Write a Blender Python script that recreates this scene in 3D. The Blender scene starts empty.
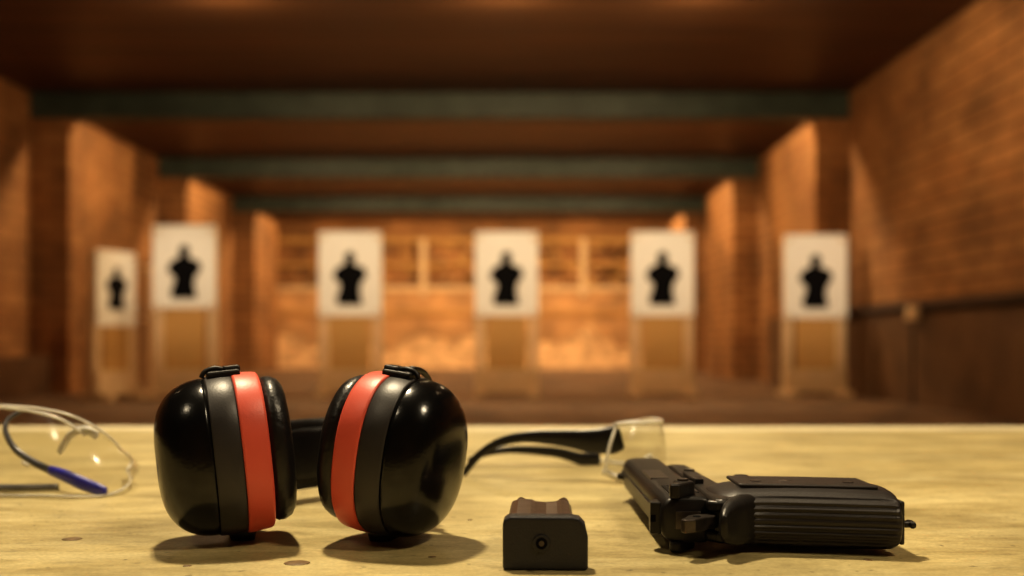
import bpy, bmesh, math, random
from mathutils import Vector, Matrix, noise
random.seed(4)
F=995.0; VX=508.0; VY=340.0; CZ=0.87; TZ=0.75
def P(px,py,d): return Vector(((px-VX)/F*d, d, CZ-(py-VY)/F*d))
S=bpy.context.scene
COL=S.collection

# ---------------------------------------------------------------- materials
def newmat(name):
    m=bpy.data.materials.new(name); m.use_nodes=True
    nt=m.node_tree; b=nt.nodes['Principled BSDF']; return m,nt,b
def pmat(name,col,rough=0.5,metal=0.0,noise_amt=0.12,nscale=30,bump=0.0,bscale=200,coat=0.0,spec=0.5):
    m,nt,b=newmat(name)
    b.inputs['Roughness'].default_value=rough; b.inputs['Metallic'].default_value=metal
    b.inputs['Coat Weight'].default_value=coat; b.inputs['Specular IOR Level'].default_value=spec
    tc=nt.nodes.new('ShaderNodeTexCoord'); n=nt.nodes.new('ShaderNodeTexNoise')
    n.inputs['Scale'].default_value=nscale; n.inputs['Detail'].default_value=4
    nt.links.new(tc.outputs['Object'],n.inputs['Vector'])
    r=nt.nodes.new('ShaderNodeValToRGB')
    r.color_ramp.elements[0].position=.3; r.color_ramp.elements[1].position=.7
    r.color_ramp.elements[0].color=[c*(1-noise_amt) for c in col]+[1]
    r.color_ramp.elements[1].color=[min(1,c*(1+noise_amt)) for c in col]+[1]
    nt.links.new(n.outputs['Fac'],r.inputs['Fac']); nt.links.new(r.outputs['Color'],b.inputs['Base Color'])
    if bump>0:
        n2=nt.nodes.new('ShaderNodeTexNoise'); n2.inputs['Scale'].default_value=bscale
        nt.links.new(tc.outputs['Object'],n2.inputs['Vector'])
        bp=nt.nodes.new('ShaderNodeBump'); bp.inputs['Strength'].default_value=bump; bp.inputs['Distance'].default_value=.002
        nt.links.new(n2.outputs['Fac'],bp.inputs['Height']); nt.links.new(bp.outputs['Normal'],b.inputs['Normal'])
    return m
def brickmat(name,axis,c1,c2,cm,bw=.62,rh=.2):
    m,nt,b=newmat(name); b.inputs['Roughness'].default_value=.8
    tc=nt.nodes.new('ShaderNodeTexCoord'); sp=nt.nodes.new('ShaderNodeSeparateXYZ'); cb=nt.nodes.new('ShaderNodeCombineXYZ')
    nt.links.new(tc.outputs['Object'],sp.inputs[0])
    if axis=='yz':
        ad=nt.nodes.new('ShaderNodeMath'); ad.operation='ADD'
        nt.links.new(sp.outputs['X'],ad.inputs[0]); nt.links.new(sp.outputs['Y'],ad.inputs[1])
        nt.links.new(ad.outputs[0],cb.inputs['X'])
    else: nt.links.new(sp.outputs['X'],cb.inputs['X'])
    nt.links.new(sp.outputs['Z'],cb.inputs['Y'])
    br=nt.nodes.new('ShaderNodeTexBrick'); br.inputs['Scale'].default_value=1
    br.inputs['Brick Width'].default_value=bw; br.inputs['Row Height'].default_value=rh
    br.inputs['Mortar Size'].default_value=.02; br.inputs['Mortar Smooth'].default_value=.3
    br.inputs['Color1'].default_value=(*c1,1); br.inputs['Color2'].default_value=(*c2,1); br.inputs['Mortar'].default_value=(*cm,1)
    nt.links.new(cb.outputs[0],br.inputs['Vector'])
    n=nt.nodes.new('ShaderNodeTexNoise'); n.inputs['Scale'].default_value=.9; n.inputs['Detail'].default_value=5
    nt.links.new(tc.outputs['Object'],n.inputs['Vector'])
    mr=nt.nodes.new('ShaderNodeMapRange'); mr.inputs[1].default_value=.3; mr.inputs[2].default_value=.7
    mr.inputs[3].default_value=.5; mr.inputs[4].default_value=1.2
    nt.links.new(n.outputs['Fac'],mr.inputs[0])
    mx=nt.nodes.new('ShaderNodeVectorMath'); mx.operation='SCALE'
    nt.links.new(br.outputs['Color'],mx.inputs[0]); nt.links.new(mr.outputs[0],mx.inputs['Scale'])
    nt.links.new(mx.outputs[0],b.inputs['Base Color'])
    bp=nt.nodes.new('ShaderNodeBump'); bp.inputs['Strength'].default_value=.4; bp.inputs['Distance'].default_value=.03; bp.invert=True
    nt.links.new(br.outputs['Fac'],bp.inputs['Height']); nt.links.new(bp.outputs['Normal'],b.inputs['Normal'])
    return m
def woodmat(name,cols,scale=(1,1,1),rough=.4,knots=True,grain=1.0,coat=0.0):
    m,nt,b=newmat(name); b.inputs['Roughness'].default_value=rough; b.inputs['Coat Weight'].default_value=coat
    b.inputs['Coat Roughness'].default_value=.25
    tc=nt.nodes.new('ShaderNodeTexCoord'); mp=nt.nodes.new('ShaderNodeMapping'); mp.inputs['Scale'].default_value=scale
    nt.links.new(tc.outputs['Object'],mp.inputs['Vector'])
    n=nt.nodes.new('ShaderNodeTexNoise'); n.inputs['Scale'].default_value=1.0; n.inputs['Detail'].default_value=8; n.inputs['Roughness'].default_value=.6
    n.inputs['Distortion'].default_value=.9
    nt.links.new(mp.outputs[0],n.inputs['Vector'])
    r=nt.nodes.new('ShaderNodeValToRGB'); e=r.color_ramp.elements
    e[0].position=.34; e[0].color=(*cols[0],1); e[1].position=.66; e[1].color=(*cols[2],1)
    k=e.new(.5); k.color=(*cols[1],1)
    nt.links.new(n.outputs['Fac'],r.inputs['Fac'])
    out=r.outputs['Color']
    if knots:
        def mult(out,scale,lo,hi,a,b_,det=5,dist=0.0):
            mp2=nt.nodes.new('ShaderNodeMapping'); mp2.inputs['Scale'].default_value=scale
            mp2.inputs['Location'].default_value=(lo*7,hi*5,a*3)
            nt.links.new(tc.outputs['Object'],mp2.inputs['Vector'])
            n4=nt.nodes.new('ShaderNodeTexNoise'); n4.inputs['Scale'].default_value=1; n4.inputs['Detail'].default_value=det
            n4.inputs['Distortion'].default_value=dist
            nt.links.new(mp2.outputs[0],n4.inputs['Vector'])
            r4=nt.nodes.new('ShaderNodeMapRange'); r4.inputs[1].default_value=lo; r4.inputs[2].default_value=hi; r4.inputs[3].default_value=a; r4.inputs[4].default_value=b_
            nt.links.new(n4.outputs['Fac'],r4.inputs[0])
            sc2=nt.nodes.new('ShaderNodeVectorMath'); sc2.operation='SCALE'
            nt.links.new(out,sc2.inputs[0]); nt.links.new(r4.outputs[0],sc2.inputs['Scale']); return sc2.outputs[0]
        out=mult(out,(9,14,1),.36,.64,.78,1.10)            # cloudy stains
        out=mult(out,(44,200,1),.30,.46,.74,1.0)           # fine dark pores
        out=mult(out,(26,70,1),.58,.70,1.0,1.15,dist=1.5)  # pale wear patches
        out=mult(out,(120,110,1),.27,.34,.45,1.0,det=3)    # dents and specks
        out=mult(out,(420,700,1),.35,.65,.86,1.10,det=2)   # fine tooth
    nt.links.new(out,b.inputs['Base Color'])
    bp=nt.nodes.new('ShaderNodeBump'); bp.inputs['Strength'].default_value=.3*grain; bp.inputs['Distance'].default_value=.001
    nt.links.new(n.outputs['Fac'],bp.inputs['Height']); nt.links.new(bp.outputs['Normal'],b.inputs['Normal'])
    return m
def clearmat(name,tint=(1,1,1)):
    m=bpy.data.materials.new(name); m.use_nodes=True; nt=m.node_tree
    nt.nodes.remove(nt.nodes['Principled BSDF']); o=nt.nodes['Material Output']
    t=nt.nodes.new('ShaderNodeBsdfTransparent'); t.inputs[0].default_value=(*tint,1)
    g=nt.nodes.new('ShaderNodeBsdfGlossy'); g.inputs['Roughness'].default_value=.16
    f=nt.nodes.new('ShaderNodeLayerWeight'); f.inputs['Blend'].default_value=.5
    pw=nt.nodes.new('ShaderNodeMath'); pw.operation='POWER'; pw.inputs[1].default_value=4
    mr=nt.nodes.new('ShaderNodeMapRange'); mr.inputs[3].default_value=.06; mr.inputs[4].default_value=.55
    nt.links.new(f.outputs['Facing'],pw.inputs[0]); nt.links.new(pw.outputs[0],mr.inputs[0])
    mx=nt.nodes.new('ShaderNodeMixShader')
    nt.links.new(mr.outputs[0],mx.inputs[0]); nt.links.new(t.outputs[0],mx.inputs[1]); nt.links.new(g.outputs[0],mx.inputs[2])
    nt.links.new(mx.outputs[0],o.inputs[0]); return m

M_wallS=brickmat('brick_side','yz',(.40,.195,.072),(.31,.140,.048),(.17,.08,.03))
M_wallB=brickmat('brick_back','xz',(.40,.19,.07),(.30,.135,.045),(.18,.08,.028),bw=.8,rh=.3)
M_floor=pmat('range_floor',(.18,.105,.055),.7,noise_amt=.5,nscale=1.6,bump=.4,bscale=20)
M_ceil=woodmat('ceiling_boards',((.055,.024,.009),(.10,.043,.016),(.15,.067,.025)),(.25,5,1),.45,knots=False)
M_beam=pmat('beam_paint',(.050,.068,.055),.5,noise_amt=.25,nscale=3)
M_wains=pmat('dark_wainscot',(.12,.062,.028),.6,noise_amt=.3,nscale=2)
M_rail=pmat('rail_dark',(.03,.018,.012),.5)
M_bench=woodmat('bench_wood',((.34,.272,.120),(.455,.372,.178),(.55,.465,.24)),(9,30,5),.42,coat=.10)
M_edge=woodmat('bench_edge',((.50,.43,.27),(.60,.52,.34),(.68,.60,.41)),(5,42,5),.5,knots=False)
M_knot=pmat('knot_wood',(.14,.085,.035),.5,noise_amt=.4,nscale=300)
M_paper=pmat('target_paper',(.90,.86,.78),.8,noise_amt=.03,nscale=3)
M_sil=pmat('target_ink',(.004,.0035,.004),.85,spec=.15)
M_card=pmat('cardboard',(.53,.30,.10),.8,noise_amt=.1,nscale=2)
M_post=pmat('pale_post',(.68,.48,.28),.7,noise_amt=.1,nscale=4)
M_panel=pmat('backstop_panel_mat',(.52,.29,.13),.8,noise_amt=.35,nscale=1.2)
M_sand=pmat('berm_sand',(.64,.40,.21),.9,noise_amt=.4,nscale=2.2,bump=.5,bscale=10)
M_gloss=pmat('gloss_black_plastic',(.005,.005,.005),.20,noise_amt=.1,bump=.04,bscale=500)
M_grey=pmat('matt_grey_plastic',(.034,.031,.031),.42,noise_amt=.1,bump=.05,bscale=900)
M_red=pmat('coral_red_plastic',(.68,.115,.075),.42,noise_amt=.05,bump=.05,bscale=900)
M_cush=pmat('cushion_vinyl',(.010,.009,.009),.36,noise_amt=.2,bump=.25,bscale=250)
M_band=pmat('band_black',(.014,.013,.013),.4,noise_amt=.2,bump=.15,bscale=300)
M_gun=pmat('blued_steel',(.018,.016,.015),.38,metal=.3,noise_amt=.2,nscale=80,bump=.05,bscale=900)
M_grip=pmat('grip_rubber',(.022,.018,.017),.40,noise_amt=.15,bump=.15,bscale=1200)
M_steel=pmat('worn_steel',(.10,.085,.075),.34,metal=.8,noise_amt=.2,nscale=200)
M_magp=pmat('mag_plastic',(.022,.022,.026),.38,noise_amt=.15,bump=.12,bscale=900)
M_magb=pmat('mag_steel',(.12,.082,.062),.30,metal=.6,noise_amt=.25,nscale=120)
M_lens=clearmat('clear_lens',(.94,.94,.92))
M_rim=pmat('clear_rim',(.72,.70,.64),.15,noise_amt=.05,coat=.5)
M_tblk=pmat('temple_black',(.012,.011,.012),.3,noise_amt=.1)
M_tgry=pmat('temple_grey',(.10,.10,.115),.3,noise_amt=.1)
M_tblu=pmat('temple_blue',(.035,.035,.36),.3,noise_amt=.1)
M_lampb=pmat('lamp_housing',(.3,.27,.2),.5)

# ---------------------------------------------------------------- mesh helpers
def empty(name,loc=(0,0,0)):
    e=bpy.data.objects.new(name,None); COL.objects.link(e); e.location=loc; return e
def mkobj(name,verts,faces,mat,parent=None,smooth=False,bevel=0,seg=2,loc=None):
    me=bpy.data.meshes.new(name); me.from_pydata([tuple(v) for v in verts],[],faces)
    bm=bmesh.new(); bm.from_mesh(me); bmesh.ops.recalc_face_normals(bm,faces=bm.faces); bm.to_mesh(me); bm.free()
    o=bpy.data.objects.new(name,me); COL.objects.link(o); me.materials.append(mat)
    if parent: o.parent=parent
    if loc: o.location=loc
    if smooth:
        for p in me.polygons: p.use_smooth=True
    if bevel>0:
        b=o.modifiers.new('bev','BEVEL'); b.width=bevel; b.segments=seg; b.limit_method='ANGLE'; b.angle_limit=math.radians(35)
    return o
BF=[(0,3,2,1),(4,5,6,7),(0,1,5,4),(1,2,6,5),(2,3,7,6),(3,0,4,7)]
def bverts(lo,hi):
    x0,y0,z0=lo;x1,y1,z1=hi
    return [(x0,y0,z0),(x1,y0,z0),(x1,y1,z0),(x0,y1,z0),(x0,y0,z1),(x1,y0,z1),(x1,y1,z1),(x0,y1,z1)]
def box(name,lo,hi,mat,parent=None,bevel=0,seg=2):
    return mkobj(name,bverts(lo,hi),BF,mat,parent,bevel=bevel,seg=seg)
def loft(name,rings,mat,parent=None,cap=True,smooth=True,closed=True):
    n=len(rings[0]); v=[p for r in rings for p in r]; f=[]
    for i in range(len(rings)-1):
        for j in range(n if closed else n-1):
            k=(j+1)%n; f.append((i*n+j,i*n+k,(i+1)*n+k,(i+1)*n+j))
    if cap:
        f.append(tuple(range(n))); f.append(tuple((len(rings)-1)*n+j for j in range(n)))
    return mkobj(name,v,f,mat,parent,smooth=smooth)
def smoothpath(pts,rads,sub=6):
    out=[];ro=[]
    n=len(pts)
    for i in range(n-1):
        p0=pts[max(i-1,0)];p1=pts[i];p2=pts[i+1];p3=pts[min(i+2,n-1)]
        for s in range(sub):
            t=s/sub
            out.append(.5*((2*p1)+(p2-p0)*t+(2*p0-5*p1+4*p2-p3)*t*t+(-p0+3*p1-3*p2+p3)*t**3))
            ro.append(tuple(a*(1-t)+b*t for a,b in zip(rads[i],rads[i+1])))
    out.append(pts[-1]); ro.append(rads[-1]); return out,ro
def tube(name,pts,rads,mat,parent=None,up=Vector((0,0,1)),sub=6,n=14,power=2.0,clamp=False):
    pts=[Vector(p) for p in pts]
    if not isinstance(rads,list): rads=[rads]*len(pts)
    rads=[r if isinstance(r,tuple) else (r,r) for r in rads]
    if sub>1: pts,rads=smoothpath(pts,rads,sub)
    if clamp: pts=[Vector((p.x,p.y,max(p.z,TZ+max(r)+.0004))) for p,r in zip(pts,rads)]
    rings=[]
    for i,p in enumerate(pts):
        t=(pts[min(i+1,len(pts)-1)]-pts[max(i-1,0)]).normalized()
        s=t.cross(up)
        if s.length<1e-4: s=t.cross(Vector((0,1,0)))
        s.normalize(); u=s.cross(t).normalized()
        ring=[]
        for k in range(n):
            a=2*math.pi*k/n; c,sn=math.cos(a),math.sin(a)
            c=math.copysign(abs(c)**(2/power),c); sn=math.copysign(abs(sn)**(2/power),sn)
            ring.append(p+s*rads[i][0]*c+u*rads[i][1]*sn)
        rings.append(ring)
    return loft(name,rings,mat,parent)
def cyl(name,c,axis,r,h,mat,parent=None,n=28,bevel=0):
    axis=Vector(axis).normalized(); a=axis.orthogonal().normalized(); b=axis.cross(a); c=Vector(c)
    rings=[[c+axis*t+a*r*math.cos(2*math.pi*k/n)+b*r*math.sin(2*math.pi*k/n) for k in range(n)] for t in (-h/2,h/2)]
    o=loft(name,rings,mat,parent,smooth=False)
    if bevel>0:
        m=o.modifiers.new('bev','BEVEL'); m.width=bevel; m.segments=2; m.limit_method='ANGLE'
    return o
def prism(name,poly,w0,w1,mat,parent=None,bevel=0,seg=3,conv=None):
    n=len(poly); v=[(u,vv,w0) for u,vv in poly]+[(u,vv,w1) for u,vv in poly]
    if conv: v=[conv(*q) for q in v]
    f=[tuple(range(n)),tuple(range(n,2*n))]+[(i,(i+1)%n,n+(i+1)%n,n+i) for i in range(n)]
    return mkobj(name,v,f,mat,parent,bevel=bevel,seg=seg)

# ---------------------------------------------------------------- room shell
XL,XR=-7.62,5.45; YB=33.0; YN=-4.0; ZC=4.82; BB=4.41
box('floor',(XL,YN,-.1),(XR,YB,0),M_floor)
box('ceiling',(XL,YN,ZC),(XR,YB,ZC+.1),M_ceil)
beams=[4.2,10.0,15.86,21.65,27.5]
box('wall_left',(XL-.2,YN,0),(XL,YB,ZC),M_wallS)
box('wall_right',(XR,YN,0),(XR+.2,YB,ZC),M_wallS)
box('wall_back',(XL-.2,YB,0),(XR+.2,YB+.2,ZC),M_wallB)
box('wall_front',(XL-.2,YN-.2,0),(XR+.2,YN,ZC),M_wallS)
k=1
for y in beams[2:]:
    box('wall_pier_%d'%k,(XL+.002,y+.02,0),(XL+.62,y+2.7,BB-.002),M_wallS); k+=1
    box('wall_pier_%d'%k,(XR-.55,y+.02,0),(XR-.002,y+2.7,BB-.002),M_wallS); k+=1
for y in beams:
    box('ceiling_beam',(XL+.002,y,BB),(XR-.002,y+.30,ZC-.001),M_beam,bevel=.01)
box('trim_1',(XR-.05,4.5,0),(XR-.001,15.86,1.27),M_wains)
tube('trim_2',[(XR-.1,4.5,1.31),(XR-.1,15.8,1.31)],.05,M_rail,sub=1)
box('trim_3',(XR-.60,15.885,0),(XR-.551,18.5,1.27),M_wains)
box('trim_4',(XL+.001,8,0),(XL+.35,15.8,.62),M_wains,bevel=.02)
jb=empty('junction_box',(XR-.1,12.9,1.22))
box('case',(-.16,-.12,-.09),(-.055,.12,.09),M_post,jb,bevel=.02)
cyl('conduit',(-.10,0,-.62),(0,0,1),.02,1.1,M_rail,jb)

bt=empty('bullet_trap_frame')
for i,x in enumerate((-5.6,-2.78,2.47,4.7)):
    box('post_%d'%i,(x-.10,YB-.40,2.3),(x+.10,YB-.03,4.2),M_post,bt)
box('backstop_panel',(XL+.02,YB-.22,0),(XR-.02,YB-.02,2.5),M_panel,bt)
for i,(z,h) in enumerate(((2.56,.08),(3.35,.05),(4.15,.08),(1.75,.05))):
    box('ledge_%d'%i,(XL+.02,YB-.34,z-h),(XR-.02,YB-.02,z+h),M_post if i==0 else M_card,bt)
for k in range(150):
    x=XL+.3+random.random()*(XR-XL-.8); z=random.choice((2.68,2.86,3.04,3.2,3.45,3.65,3.85))
    s=.10+random.random()*.16
    box('block_%d'%k,(x,YB-.2,z),(x+s*1.6,YB-.02,z+.13),random.choice((M_panel,M_card,M_wains)),bt,bevel=.02)
nx,ny=110,26; v=[];f=[]
for j in range(ny):
    for i in range(nx):
        x=XL+.03+(XR-XL-.06)*i/(nx-1); t=j/(ny-1); y=30.3+2.3*t
        z=1.15*t**1.1*(.75+.6*noise.noise(Vector((x*.6,2,0))))+.30*noise.noise(Vector((x*2.1,y*2.1,0)))*min(1,3*t)
        v.append((x,y,max(0,z)))
for j in range(ny-1):
    for i in range(nx-1): a=j*nx+i; f.append((a,a+1,a+nx+1,a+nx))
mkobj('sand_berm',v,f,M_sand,smooth=True)

# ---------------------------------------------------------------- targets
SIL=[(0,0),(3.2,.8),(5,3.5),(5,7),(4,10.5),(5,12.5),(10,14.0),(14.5,16),(16.5,21),(15.5,26),(12,29),(10.6,33),(9.8,38),(11,44),(12.5,52),
(-12,52),(-13.5,45),(-10.5,38),(-9.3,33),(-10.5,30),(-14.5,28),(-16.5,23),(-14,17),(-9.5,13.8),(-5.5,12.3),(-4.3,10.5),(-5.2,7),(-5,3.5),(-3,.8)]
TX=[]
def target(px,d,top,bot,rot=0,spot=True,wf=1.0):
    c=P(px,VY,d); X=c.x; u=d/F
    if spot: TX.append((X,d))
    T=empty('shooting_target',(X,d,0)); T.rotation_euler=(0,0,rot)
    zt=CZ+(VY-top)*u; zb=CZ+(VY-bot)*u; hw=31.5*u*wf
    box('paper',(-hw,-.012,zb),(hw,0,zt),M_paper,T)
    z0=zt-20*u*wf
    prism('silhouette',SIL,0,1,M_sil,T,conv=lambda a,b,w:(a*u*wf,-.013-.005*w,z0-b*u*wf*1.03))
    for i,(a,b) in enumerate(((-27,6),(27,6),(-27,80),(27,80))):
        a*=wf;b*=wf
        box('score_mark_%d'%i,((a-2.2)*u,-.0135,zt-(b+1)*u),((a+2.2)*u,-.0122,zt-(b-1)*u),M_card,T)
    box('backing_board',(-hw+.01,0,zb+.01),(hw-.01,.03,zt-.01),M_card,T)
    box('cardboard_panel',(-20*u*wf,-.005,.42),(20*u*wf,.02,zb-.01),M_card,T)
    for s in (-1,1):
        q=s*27*u*wf
        box('post_%s'%('l' if s<0 else 'r'),(q-.065,.03,0),(q+.065,.13,zt-.05),M_post,T)
        box('foot_%s'%('l' if s<0 else 'r'),(q-.065,-.3*wf,0),(q+.065,.4*wf,.10),M_post,T,bevel=.01)
    box('cross_bar',(-31*u*wf,-.03,.06),(31*u*wf,.03,.42),M_post,T,bevel=.01)
target(184.5,15.1,225,308)
for px in (350,506.5,662.5): target(px,15.3,231.5,316)
target(815.5,15.3,234.5,318)
target(116,14.6,251,326,rot=math.radians(66),spot=False,wf=.80)

st=empty('target_frame',P(142,VY,16.6)); st.location.z=0
for j,w in enumerate((-.12,.10)):
    box('upright_%d'%j,(w-.04,-.05,0),(w+.04,.05,2.05),M_post,st)
box('top_bar',(-.175,-.06,2.05),(.155,.06,2.12),M_post,st)
box('middle_bar',(-.08,-.04,1.2),(.06,.04,1.26),M_post,st)
box('base',(-.22,-.1,0),(.20,.12,.10),M_post,st)

# ---------------------------------------------------------------- bench
B=empty('shooting_bench')
box('bench_top',(-1.9,.30,TZ-.045),(1.9,1.320,TZ),M_bench,B,bevel=.002)
box('edge_strip',(-1.9,1.321,TZ-.06),(1.9,1.375,TZ+.0015),M_edge,B,bevel=.004)
box('front_apron',(-1.85,1.24,TZ-.20),(1.85,1.27,TZ-.046),M_bench,B)
box('rear_apron',(-1.85,.36,TZ-.20),(1.85,.39,TZ-.046),M_bench,B)
for i,(x,y) in enumerate(((-1.8,.40),(1.72,.40),(-1.8,1.15),(1.72,1.15))):
    box('leg_%d'%i,(x,y,0),(x+.08,y+.08,TZ-.046),M_bench,B,bevel=.004)
for i,(px,py,r) in enumerate(((72,539,.0052),(297,563,.0062),(432,557,.002),(187,566,.002),(868,560,.0022),(470,520,.0016))):
    d=(CZ-TZ)*F/(py-VY); c=P(px,py,d); 
    rings=[[Vector((c.x+rr*1.15*math.cos(a*math.pi/12),c.y+rr*math.sin(a*math.pi/12),TZ+z)) for a in range(24)] for rr,z in ((r,0),(r*.9,.0003))]
    loft('knot_%d'%i,rings,M_knot,B)

# ---------------------------------------------------------------- earmuffs
E=empty('earmuffs')
def cup(tag,center,sx,yaw,tilt,Hy=.0480,Hx=.0400,dl=.033):
    a=Vector((sx*math.cos(yaw)*math.cos(tilt),-math.sin(yaw)*math.cos(tilt),-math.sin(tilt))).normalized()
    b=(Vector((0,0,1))-a*a.z).normalized(); c=a.cross(b).normalized()
    if c.y<0: c=-c
    O=Vector(center)-a*.040
    pw=2/2.35; n=72
    def ring(t,s,off=0):
        r=[]
        for k in range(n):
            th=2*math.pi*k/n; co,si=math.cos(th),math.sin(th)
            co=math.copysign(abs(co)**pw,co); si=math.copysign(abs(si)**pw,si)
            r.append(O+a*t+c*(Hx*s+off)*co+b*(Hy*s+off)*si)
        return r
    loft('cushion_'+tag,[ring(t,s) for t,s in ((.0065,.50),(.0045,.60),(.0035,.70),(.0042,.79),(.0065,.865),(.0105,.905),(.0140,.905),(.0168,.87),(.018,.80))],M_cush,E)
    loft('red_ring_'+tag,[ring(t,s) for t,s in ((.0175,.86),(.0175,.955),(.0182,.972),(.0195,.980),(.026,.994),(.0315,1.0),(.0327,.995),(.0330,.975),(.0330,.9))],M_red,E)
    loft('grey_ring_'+tag,[ring(t,s) for t,s in ((.0330,.9),(.0330,.978),(.0339,.988),(.040,.990),(.0475,.982),(.0485,.974),(.0485,.9))],M_grey,E)
    rr=[ring(.0485,.9),ring(.0485,.964)]
    for i in range(1,26):
        q=i/26*math.pi/2
        rr.append(ring(.0490+dl*math.sin(q)**.95,.967*max(math.cos(q),.001)**.60))
    loft('shell_'+tag,rr,M_gloss,E)
    t0=.041
    pts=[]
    for q in range(-90,91,12):
        th=math.radians(q); co,si=math.cos(th),math.sin(th)
        co=abs(co)**pw; si=math.copysign(abs(si)**pw,si)
        pts.append(O+a*t0+c*(Hx+.006)*co+b*(Hy+.0035)*si)
    pts=[p if p.z>TZ+.0022 else Vector((p.x,p.y,TZ+.0022)) for p in pts]
    tube('yoke_'+tag,pts,.0018,M_band,E,sub=2,n=10,up=a)
    def blk(nm,cn,la,lc,lb,mat,bev=.0012):
        vs=[cn+a*i*la+c*j*lc+b*k*lb for k in(-1,1) for j in(-1,1) for i in(-1,1)]
        f=[(0,1,3,2),(4,6,7,5),(0,4,5,1),(2,3,7,6),(0,2,6,4),(1,5,7,3)]
        return mkobj(nm,vs,f,mat,E,bevel=bev,seg=2)
    blk('pivot_top_'+tag,O+a*(t0-.004)+b*(Hy+.0000)-c*.004,.0095,.007,.0020,M_band)
    blk('pivot_tab_'+tag,O+a*(t0-.009)+b*(Hy+.0022)-c*.004,.0050,.0045,.0022,M_band)
    tube('pivot_loop_'+tag,[O+a*(t0+q)+b*(Hy+h)-c*.006 for q,h in((-.006,.002),(.000,.0038),(.006,.0025),(.0085,-.001))],.0014,M_band,E,sub=4,n=8,up=c)
    z=(O+a*(t0-.006)-b*Hy)
    tube('pivot_foot_'+tag,[Vector((z.x,z.y,z.z+.004)),Vector((z.x,z.y,z.z-.001)),Vector((z.x,z.y,TZ+.0003))],[(.009,.006),(.008,.006),(.007,.005)],M_band,E,sub=1,up=Vector((0,1,0)))
    return O,a,b,c
L=cup('left',(-.1685,.594,TZ+.0520),-1,math.radians(20),math.radians(6),dl=.0305)
R=cup('right',(-.0650,.591,TZ+.0520),1,math.radians(20),math.radians(8),dl=.0275)
ctr=Vector((-.1185,.636,TZ+.034)); pts=[]
def bandpt(g): return ctr+Vector((-.064*math.cos(g),.135*math.sin(g)**.85 if math.sin(g)>0 else 0,0))
for k in range(0,25):
    g=math.pi*k/24; pts.append(bandpt(max(0.0001,min(math.pi-.0001,g))))
tube('headband',pts,[(.0022,.012)]+[(.0024,.018)]*2+[(.005,.0265)]*19+[(.0024,.018)]*2+[(.0022,.012)],M_band,E,sub=2,n=20,power=5)
tube('headband_liner',[p+Vector((0,-.008,0)) for p in pts[6:19]],(.003,.020),M_cush,E,sub=2,n=16,power=4)
for tag,(O,a,b,c),bp in (('left',L,pts[0]),('right',R,pts[-1])):
    tube('arm_'+tag,[O+a*.041+c*.0455,bp.lerp(O+a*.041+c*.0455,.5)+Vector((0,.006,0)),bp+Vector((0,.006,0))],[(.002,.008)]*3,M_grey,E,sub=4,power=4)

# ---------------------------------------------------------------- pistol magazine
MG=empty('pistol_magazine',(.0195,.520,TZ)); MG.rotation_euler=(0,0,math.radians(-2))
w,h=.0222,.0280
pl=[(-w,0.0),(w,0.0),(w,h*.62),(w*.93,h*.86),(w*.80,h*.97),(w*.62,h),(-w*.62,h),(-w*.84,h),(-w*.97,h*.95),(-w,h*.85)]
prism('base_plate',pl,0,1,M_magp,MG,bevel=.0016,seg=3,conv=lambda a,b,q:(a,-.003+.011*q,b+.0002))
cyl('plate_ring',(-.002,-.0034,.0145),(0,1,0),.0046,.0014,M_magp,MG,bevel=.0004)
cyl('plate_hole',(-.002,-.0042,.0145),(0,1,0),.0030,.0006,M_sil,MG)
cyl('plate_pin',(-.002,-.0046,.0145),(0,1,0),.0014,.0006,M_steel,MG)
def mring(y,dz=0,s=1.0):
    prof=[(-.0165,.0020),(.0150,.0020),(.0162,.0035),(.0162,.0205),(.0145,.0235),(.0105,.0242),(.0080,.0232),(.0020,.0226),(-.0040,.0232),(-.0062,.0244),(-.0135,.0246),(-.0170,.0232),(-.0180,.0205),(-.0180,.0035)]
    return [Vector((-.0015+x*s*1.06,y,z+dz*(z/.025))) for x,z in prof]
loft('body',[mring(.008),mring(.050),mring(.076),mring(.084,-.001,.97)],M_magb,MG,smooth=False)
for s in (-1,1):
    tube('feed_lip_%s'%('l' if s<0 else 'r'),[(-.0015+s*.0145,.080,.0195),(-.0015+s*.0135,.088,.0210),(-.0015+s*.0105,.095,.0195)],[(.002,.004),(.0016,.003),(.001,.002)],M_magb,MG,sub=4)
box('follower',(-.012,.0835,.006),(.009,.089,.019),M_magp,MG,bevel=.002)

# ---------------------------------------------------------------- pistol (local: u forward, v up, w thickness)
G=empty('pistol',(.1150,.563,TZ)); G.rotation_euler=(0,0,math.radians(90))
mm=.001; WC=.0187
def gp(name,poly,w0,w1,mat,bev=1.0,seg=3):
    return prism(name,poly,w0,w1,mat,G,bevel=bev*mm,seg=seg,conv=lambda a,b,q:(a*mm,b*mm,WC+q*mm))
def sring(u,sc=1.0,v0=1,v1=29,wd=13):
    r=[];n=40
    for k in range(n):
        th=2*math.pi*k/n; co,si=math.cos(th),math.sin(th)
        e=.6 if si>0 else .25
        x=math.copysign(abs(co)**e,co); y=math.copysign(abs(si)**e,si)
        r.append(Vector((u*mm,((v0+v1)/2+(v1-v0)/2*y*sc)*mm,WC+wd*x*sc*mm)))
    return r
loft('slide',[sring(-3.5,.86),sring(-2.6,.95),sring(-1,1),sring(60,1),sring(150,1),sring(182,.98),sring(190,.93),sring(193,.82)],M_gun,G)
gp('slide_rib',[(8,28.5),(186,28),(186,29.8),(8,30.4)],-3.5,3.5,M_gun,.5)
gp('frame',[(-10,-4),(-6,0.5),(60,.5),(150,.5),(152,-6),(148,-13),(92,-15),(60,-17),(48,-20),(0,-22),(-8,-14)],-12.4,12.4,M_gun,4.0,5)
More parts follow.
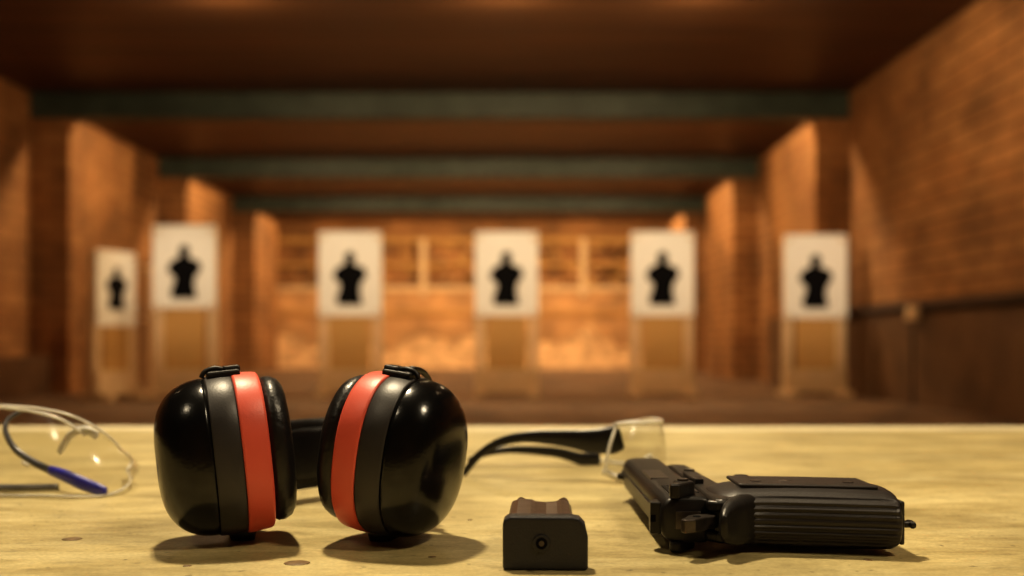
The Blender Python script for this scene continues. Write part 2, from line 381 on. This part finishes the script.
gp('dust_cover',[(92,-12),(158,-9),(160,1),(92,1)],-11,11,M_gun,2.5)
tube('tang',[(.008,-.026,WC),(.002,-.020,WC),(-.005,-.0135,WC),(-.012,-.0080,WC),(-.0190,-.0040,WC),(-.024,-.002,WC)],
     [(.0085,.0140),(.0085,.0142),(.0075,.0136),(.0056,.0120),(.0036,.0092),(.0018,.0056)],M_gun,G,sub=7,n=28,power=2.8)
for k in range(9):
    for s in(-1,1):
        w0,w1=(12.2,13.5) if s>0 else (-13.5,-12.2)
        gp('serration_%d_%s'%(k,'a' if s>0 else 'b'),[(14+k*3.2,4),(15.6+k*3.2,4),(15.6+k*3.2,22),(14+k*3.2,22)],w0,w1,M_gun,.25,1)
gp('ejection_port',[(72,12),(112,12),(112,24),(72,24)],8,13.4,M_steel,.6)
gp('rear_sight',[(2,28),(14,28),(14,31),(9,34),(3,34)],-9,9,M_gun,.8)
gp('rear_sight_notch',[(2.5,31),(2.9,31),(2.9,34),(2.5,34)],-2.0,2.0,M_sil,.1)
gp('front_sight',[(172,29),(184,29),(183,32.5),(174,34)],-1.8,1.8,M_gun,.3)
cyl('barrel',(.196,.0145,WC),(1,0,0),.0078,.010,M_steel,G,bevel=.0008)
cyl('barrel_bore',(.2013,.0145,WC),(1,0,0),.0045,.0008,M_sil,G)
cyl('guide_rod',(.1935,.0055,WC),(1,0,0),.0030,.004,M_steel,G)
gp('hammer',[(-2,-2),(-10,-1),(-15,6),(-22,13),(-24,19),(-21,21),(-15,17.5),(-9,15),(-5,10),(-2,6)],-3.8,3.8,M_steel,1.0)
cyl('hammer_hole',(-.0135,.0108,WC+.0039),(0,0,1),.0022,.0006,M_sil,G)
gp('firing_pin_plate',[(-5.0,7),(-3.4,7),(-3.2,21),(-4.6,21)],-5,5,M_steel,.3)
for s in(-1,1):
    a0=5.5*s; gp('frame_ear_%s'%('a' if s>0 else 'b'),[(-11,-10),(-2,-12),(-2,4),(-6,4),(-10,-1)],min(a0,a0*2.1),max(a0,a0*2.1),M_gun,2.2,4)
for s in(-1,1):
    w0,w1=(12,20.5) if s>0 else (-18.0,-12)
    gp('safety_lever_%s'%('a' if s>0 else 'b'),[(2,12),(6,8),(13,9),(15,15),(12,20),(5,20),(0,24),(-5,24),(-6,19)],w0,w1,M_gun,1.6)
cyl('safety_pivot',(.0095,.0145,WC+.0210),(0,0,1),.0032,.0014,M_steel,G,bevel=.0004)
gp('slide_stop',[(52,-6),(78,-5),(96,-7),(97,-1),(84,1),(62,1),(52,-1)],11.5,15.5,M_gun,.8)
cyl('slide_stop_pin',(.091,-.004,WC+.0155),(0,0,1),.0035,.002,M_steel,G,bevel=.0004)
cyl('magazine_release',(.0555,-.030,WC+.0150),(0,0,1),.0045,.005,M_gun,G,bevel=.001)
tube('trigger_guard',[(.050*1,-.040,WC),(.060,-.047,WC),(.078,-.0485,WC),(.094,-.046,WC),(.101,-.034,WC),(.099,-.020,WC),(.104,-.010,WC)],[(.0022,.005)]*7,M_gun,G,sub=6,power=4)
tube('trigger',[(.074,-.012,WC),(.070,-.022,WC),(.071,-.032,WC),(.076,-.040,WC)],[(.0028,.0036),(.0024,.0034),(.002,.0032),(.0015,.003)],M_gun,G,sub=5)
def gring(v,u0,u1,th,gr):
    r=[];n=320;cu=(u0+u1)/2;hu=(u1-u0)/2
    for k in range(n):
        a=2*math.pi*k/n; co,si=math.cos(a),math.sin(a)
        e=2/2.8
        x=math.copysign(abs(co)**e,co); z=math.copysign(abs(si)**e,si)
        zz=z*th; g=0; lim=.84
        if (x<-.3 or x>.75) and abs(z)<lim:
            g=-1.25*(.5-.5*math.cos(zz*2*math.pi/3.4))**.7*gr*min(1,(lim-abs(z))*8)
        r.append(Vector(((cu+hu*x*(1+g/hu))*mm,v*mm,WC+zz*mm)))
    return r
gs=[(-3,-2,52,12.4,0),(-8,-4.5,53,14.2,0),(-12,-6.5,53,15.8,0),(-15,-7.5,52.5,16.6,0),(-18,-7.5,52,17.0,1),(-30,-7,50,17.7,1),(-46,-9,49,18.2,1),(-64,-12,46,18.1,1),(-80,-15,43,17.8,1),(-94,-17.5,41,17.5,1),(-98,-18.5,40.5,17.2,1),(-100,-18.3,40,16.8,0),(-101.5,-17.2,39,15.9,0),(-102.3,-15.5,37.5,14.2,0)]
loft('grip',[gring(*g) for g in gs],M_grip,G)
gp('grip_panel_top',[(8,-18),(44,-18),(39,-60),(33,-94),(-2,-94),(3,-60)],16.6,18.8,M_grip,2.0,5)
gp('grip_medallion',[(22,-44),(26,-48),(22,-52),(18,-48)],18.3,19.0,M_steel,.3)
cyl('grip_screw_1',(.020,-.030,WC+.0188),(0,0,1),.0032,.0010,M_steel,G,bevel=.0003)
cyl('grip_screw_2',(.014,-.082,WC+.0188),(0,0,1),.0032,.0010,M_steel,G,bevel=.0003)
gp('magwell_plate',[(-14,-101.5),(36,-101.5),(35,-104.5),(-13,-104.5)],-12,12,M_gun,1.0)
cyl('lanyard_post',(-.010,-.1065,WC-.001),(0,1,0),.0020,.005,M_gun,G)
tube('lanyard_loop',[(-.0135,-.1085,WC-.001),(-.010,-.1093,WC-.001),(-.0065,-.1085,WC-.001)],.0020,M_gun,G,sub=4,n=10)

# ---------------------------------------------------------------- safety glasses behind
def lens(name,base,top,mat,parent,rim,rr=.0012,bulge=.004):
    nb=len(base); b2,_=smoothpath(base,[(0,)]*nb,6); t2,_=smoothpath(top,[(0,)]*nb,6)
    for p in b2: p.z=max(p.z,TZ+rr+.0004)
    cen=sum(b2,Vector())/len(b2)
    rows=[]
    for s in range(11):
        q=s/10; row=[]
        for i in range(len(b2)):
            p=b2[i].lerp(t2[i],q); d=(p-cen); d.z=0
            row.append(p+d.normalized()*bulge*math.sin(math.pi*q))
        rows.append(row)
    loft(name,rows,mat,parent,cap=False,closed=False)
    tube(name+'_edge_top',t2,rr,rim,parent,sub=1,n=8); tube(name+'_edge_bottom',b2,rr,rim,parent,sub=1,n=8,clamp=True)
    for nm,i in (('near',0),('far',-1)):
        tube(name+'_edge_'+nm,[r[i] for r in rows],rr,rim,parent,sub=1,n=8,up=Vector((0,1,0)),clamp=True)
GL=empty('safety_glasses')
def tp(x,y,z): return Vector((x,y,TZ+z))
bs=[tp(.082,.835,.010),tp(.104,.822,.002),tp(.126,.835,.0015),tp(.135,.865,.005),tp(.133,.900,.012),tp(.128,.925,.003),tp(.108,.955,.0015),tp(.085,.960,.005)]
ts=[tp(.092,.842,.048),tp(.110,.832,.050),tp(.127,.842,.050),tp(.134,.870,.049),tp(.132,.900,.048),tp(.126,.925,.045),tp(.106,.950,.040),tp(.085,.955,.028)]
lens('lens',bs,ts,M_lens,GL,M_rim,.0014)
tube('brow_guard',[t+Vector((-.001,0,.001)) for t in ts[:6]],(.003,.0012),M_rim,GL,sub=5)
tube('nose_pad',[tp(.127,.880,.018),tp(.118,.885,.012),tp(.112,.888,.006)],.0018,M_rim,GL,sub=4)
tube('side_shield',[tp(.080,.836,.010),tp(.092,.829,.005),tp(.108,.826,.0035)],(.0012,.0030),M_rim,GL,sub=4,clamp=True)
tube('temple_near',[P(622,438,.845),P(612,440,.847),P(590,441,.850),P(560,438,.855),P(525,437,.860),P(498,443,.865),P(478,456,.868),P(463,475,.870)],
 [(.002,.0085),(.003,.0120),(.003,.0100),(.0028,.0070),(.0025,.0047),(.0024,.0038),(.0024,.0034),(.0022,.0028)],M_tblk,GL,power=3,clamp=True)
tube('temple_far',[P(600,461,.95),P(585,460,.95),P(560,453,.95),P(530,450,.95),P(505,450,.95),P(484,454,.95),P(468,461,.95)],
 [(.002,.006),(.003,.0062),(.0028,.005),(.0025,.004),(.0024,.0034),(.0024,.003),(.0022,.0025)],M_tblk,GL,power=3,clamp=True)
# ---------------------------------------------------------------- safety glasses at left
G2=empty('safety_glasses')
bs=[P(-60,480,.83),P(-10,494,.765),P(40,497,.758),P(80,499,.752),P(112,496,.765),P(130,482,.80),P(127,470,.86)]
for p in bs: p.z=max(p.z,TZ+.0016)
ts=[P(-60,404,.82),P(-10,405,.775),P(35,408,.775),P(72,416,.775),P(103,432,.785),P(124,452,.81),P(124,452,.86)]
lens('lens',bs,ts,M_lens,G2,M_rim,.0010,bulge=.009)
tube('brow_bar',[P(-5,407,.782),P(30,411,.782),P(62,420,.782),P(86,436,.785)],.0012,M_rim,G2,sub=6)
tube('temple_near',[P(22,410,.80),P(8,420,.795),P(6,433,.79),P(16,450,.785),P(35,463,.778),P(54,472,.772)],
 [(.0014,.0016),(.0018,.002),(.002,.0024),(.002,.0028),(.0022,.003),(.0024,.0034)],M_tgry,G2)
tube('temple_tip_blue',[P(50,470,.773),P(66,476,.768),P(84,484,.765),P(98,489,.762),P(106,491,.760)],
 [(.0026,.0036),(.003,.0048),(.003,.0052),(.0028,.0046),(.002,.0028)],M_tblu,G2,clamp=True)
tube('temple_far',[P(-40,489,.79),P(0,489,.79),P(30,487.5,.79),P(58,487,.79)],[(.0024,.0026)]*4,M_tgry,G2,clamp=True)
tube('nose_bridge',[P(60,452,.80),P(70,436,.79),P(84,430,.785),P(98,436,.785)],(.002,.0035),M_rim,G2,sub=6)
for k in range(4):
    x=22+k*12
    tube('vent_slot_%d'%k,[P(x,462+k*3,.79),P(x+7,466+k*3,.79)],.0011,M_rim,G2,sub=1)

# ---------------------------------------------------------------- lights
WARM=(1,.715,.40)
def pt(name,loc,pw,r=.08,col=WARM,parent=None):
    l=bpy.data.lights.new(name,'POINT'); l.energy=pw; l.shadow_soft_size=r; l.color=col
    o=bpy.data.objects.new(name,l); COL.objects.link(o); o.location=loc
    if parent: o.parent=parent
    return o
bayP={10.0:195,15.86:285,21.65:300,27.5:420,4.2:60}
for y in beams:
    xs=(-3.25,-.05,2.2) if y==10.0 else (-4.6,-.6,2.9)
    for i,x in enumerate(xs):
        E0=empty('ceiling_lamp',(x,y+(.95 if y==10.0 else .55),ZC-.001))
        box('housing',(-.5,-.05,-.035),(.5,.05,0),M_lampb,E0,bevel=.01)
        pt('bulb',(0,0,-.13),bayP[y]*(.85 if i==0 else 1),.05,parent=E0)
for X,d in TX:
    E0=empty('added_spotlight',(X,10.60,ZC-.001))  # unseen spots, one per target, added to brighten the papers
    cyl('added_spot_can',(0,0,-.09),(0,.5,-1),.07,.16,M_lampb,E0)
    l=bpy.data.lights.new('spot','SPOT'); l.energy=440; l.spot_size=math.radians(24); l.spot_blend=.8; l.shadow_soft_size=.05; l.color=(1,.83,.60)
    o=bpy.data.objects.new('spot',l); COL.objects.link(o); o.parent=E0; o.location=(0,.07,-.22)
    o.rotation_euler=(Vector((X,d,1.75))-Vector((X,10.7,4.6))).to_track_quat('-Z','Y').to_euler()
def area(name,loc,tgt,size,pw,col=WARM):
    l=bpy.data.lights.new(name,'AREA'); l.energy=pw; l.size=size; l.color=col; l.shape='DISK'
    o=bpy.data.objects.new(name,l); COL.objects.link(o); o.location=loc
    o.rotation_euler=(Vector(tgt)-Vector(loc)).to_track_quat('-Z','Y').to_euler(); return o
area('bench_lamp_and_fill',(-.42,1.30,3.1),(.2,.7,.75),.18,86,(1,.82,.54))
area('bench_lamp_and_fill',(-1.4,-.6,3.0),(0,.7,.75),.35,9,(1,.82,.55))  # unseen fill behind the camera, added for highlights on the cup fronts
area('bench_lamp_and_fill',(1.5,-.4,3.0),(.35,.6,.75),.35,30,(1,.82,.55))  # second added fill, unseen behind the camera, brightens the right of the bench
w=bpy.data.worlds.new('world'); S.world=w; w.use_nodes=True
w.node_tree.nodes['Background'].inputs[0].default_value=(.05,.03,.015,1)

# ---------------------------------------------------------------- camera
cd=bpy.data.cameras.new('camera'); co=bpy.data.objects.new('camera',cd); COL.objects.link(co)
co.location=(0,0,CZ); co.rotation_euler=(math.radians(90),0,0)
cd.sensor_width=36; cd.lens=F/1024*36
cd.shift_x=(512-VX)/1024; cd.shift_y=-(288-VY)/1024
cd.clip_start=.01
cd.dof.use_dof=True; cd.dof.focus_distance=.56; cd.dof.aperture_fstop=4.4
S.camera=co
S.view_settings.view_transform='Standard'
try: S.view_settings.look='Medium High Contrast'
except Exception as ex: print(ex)
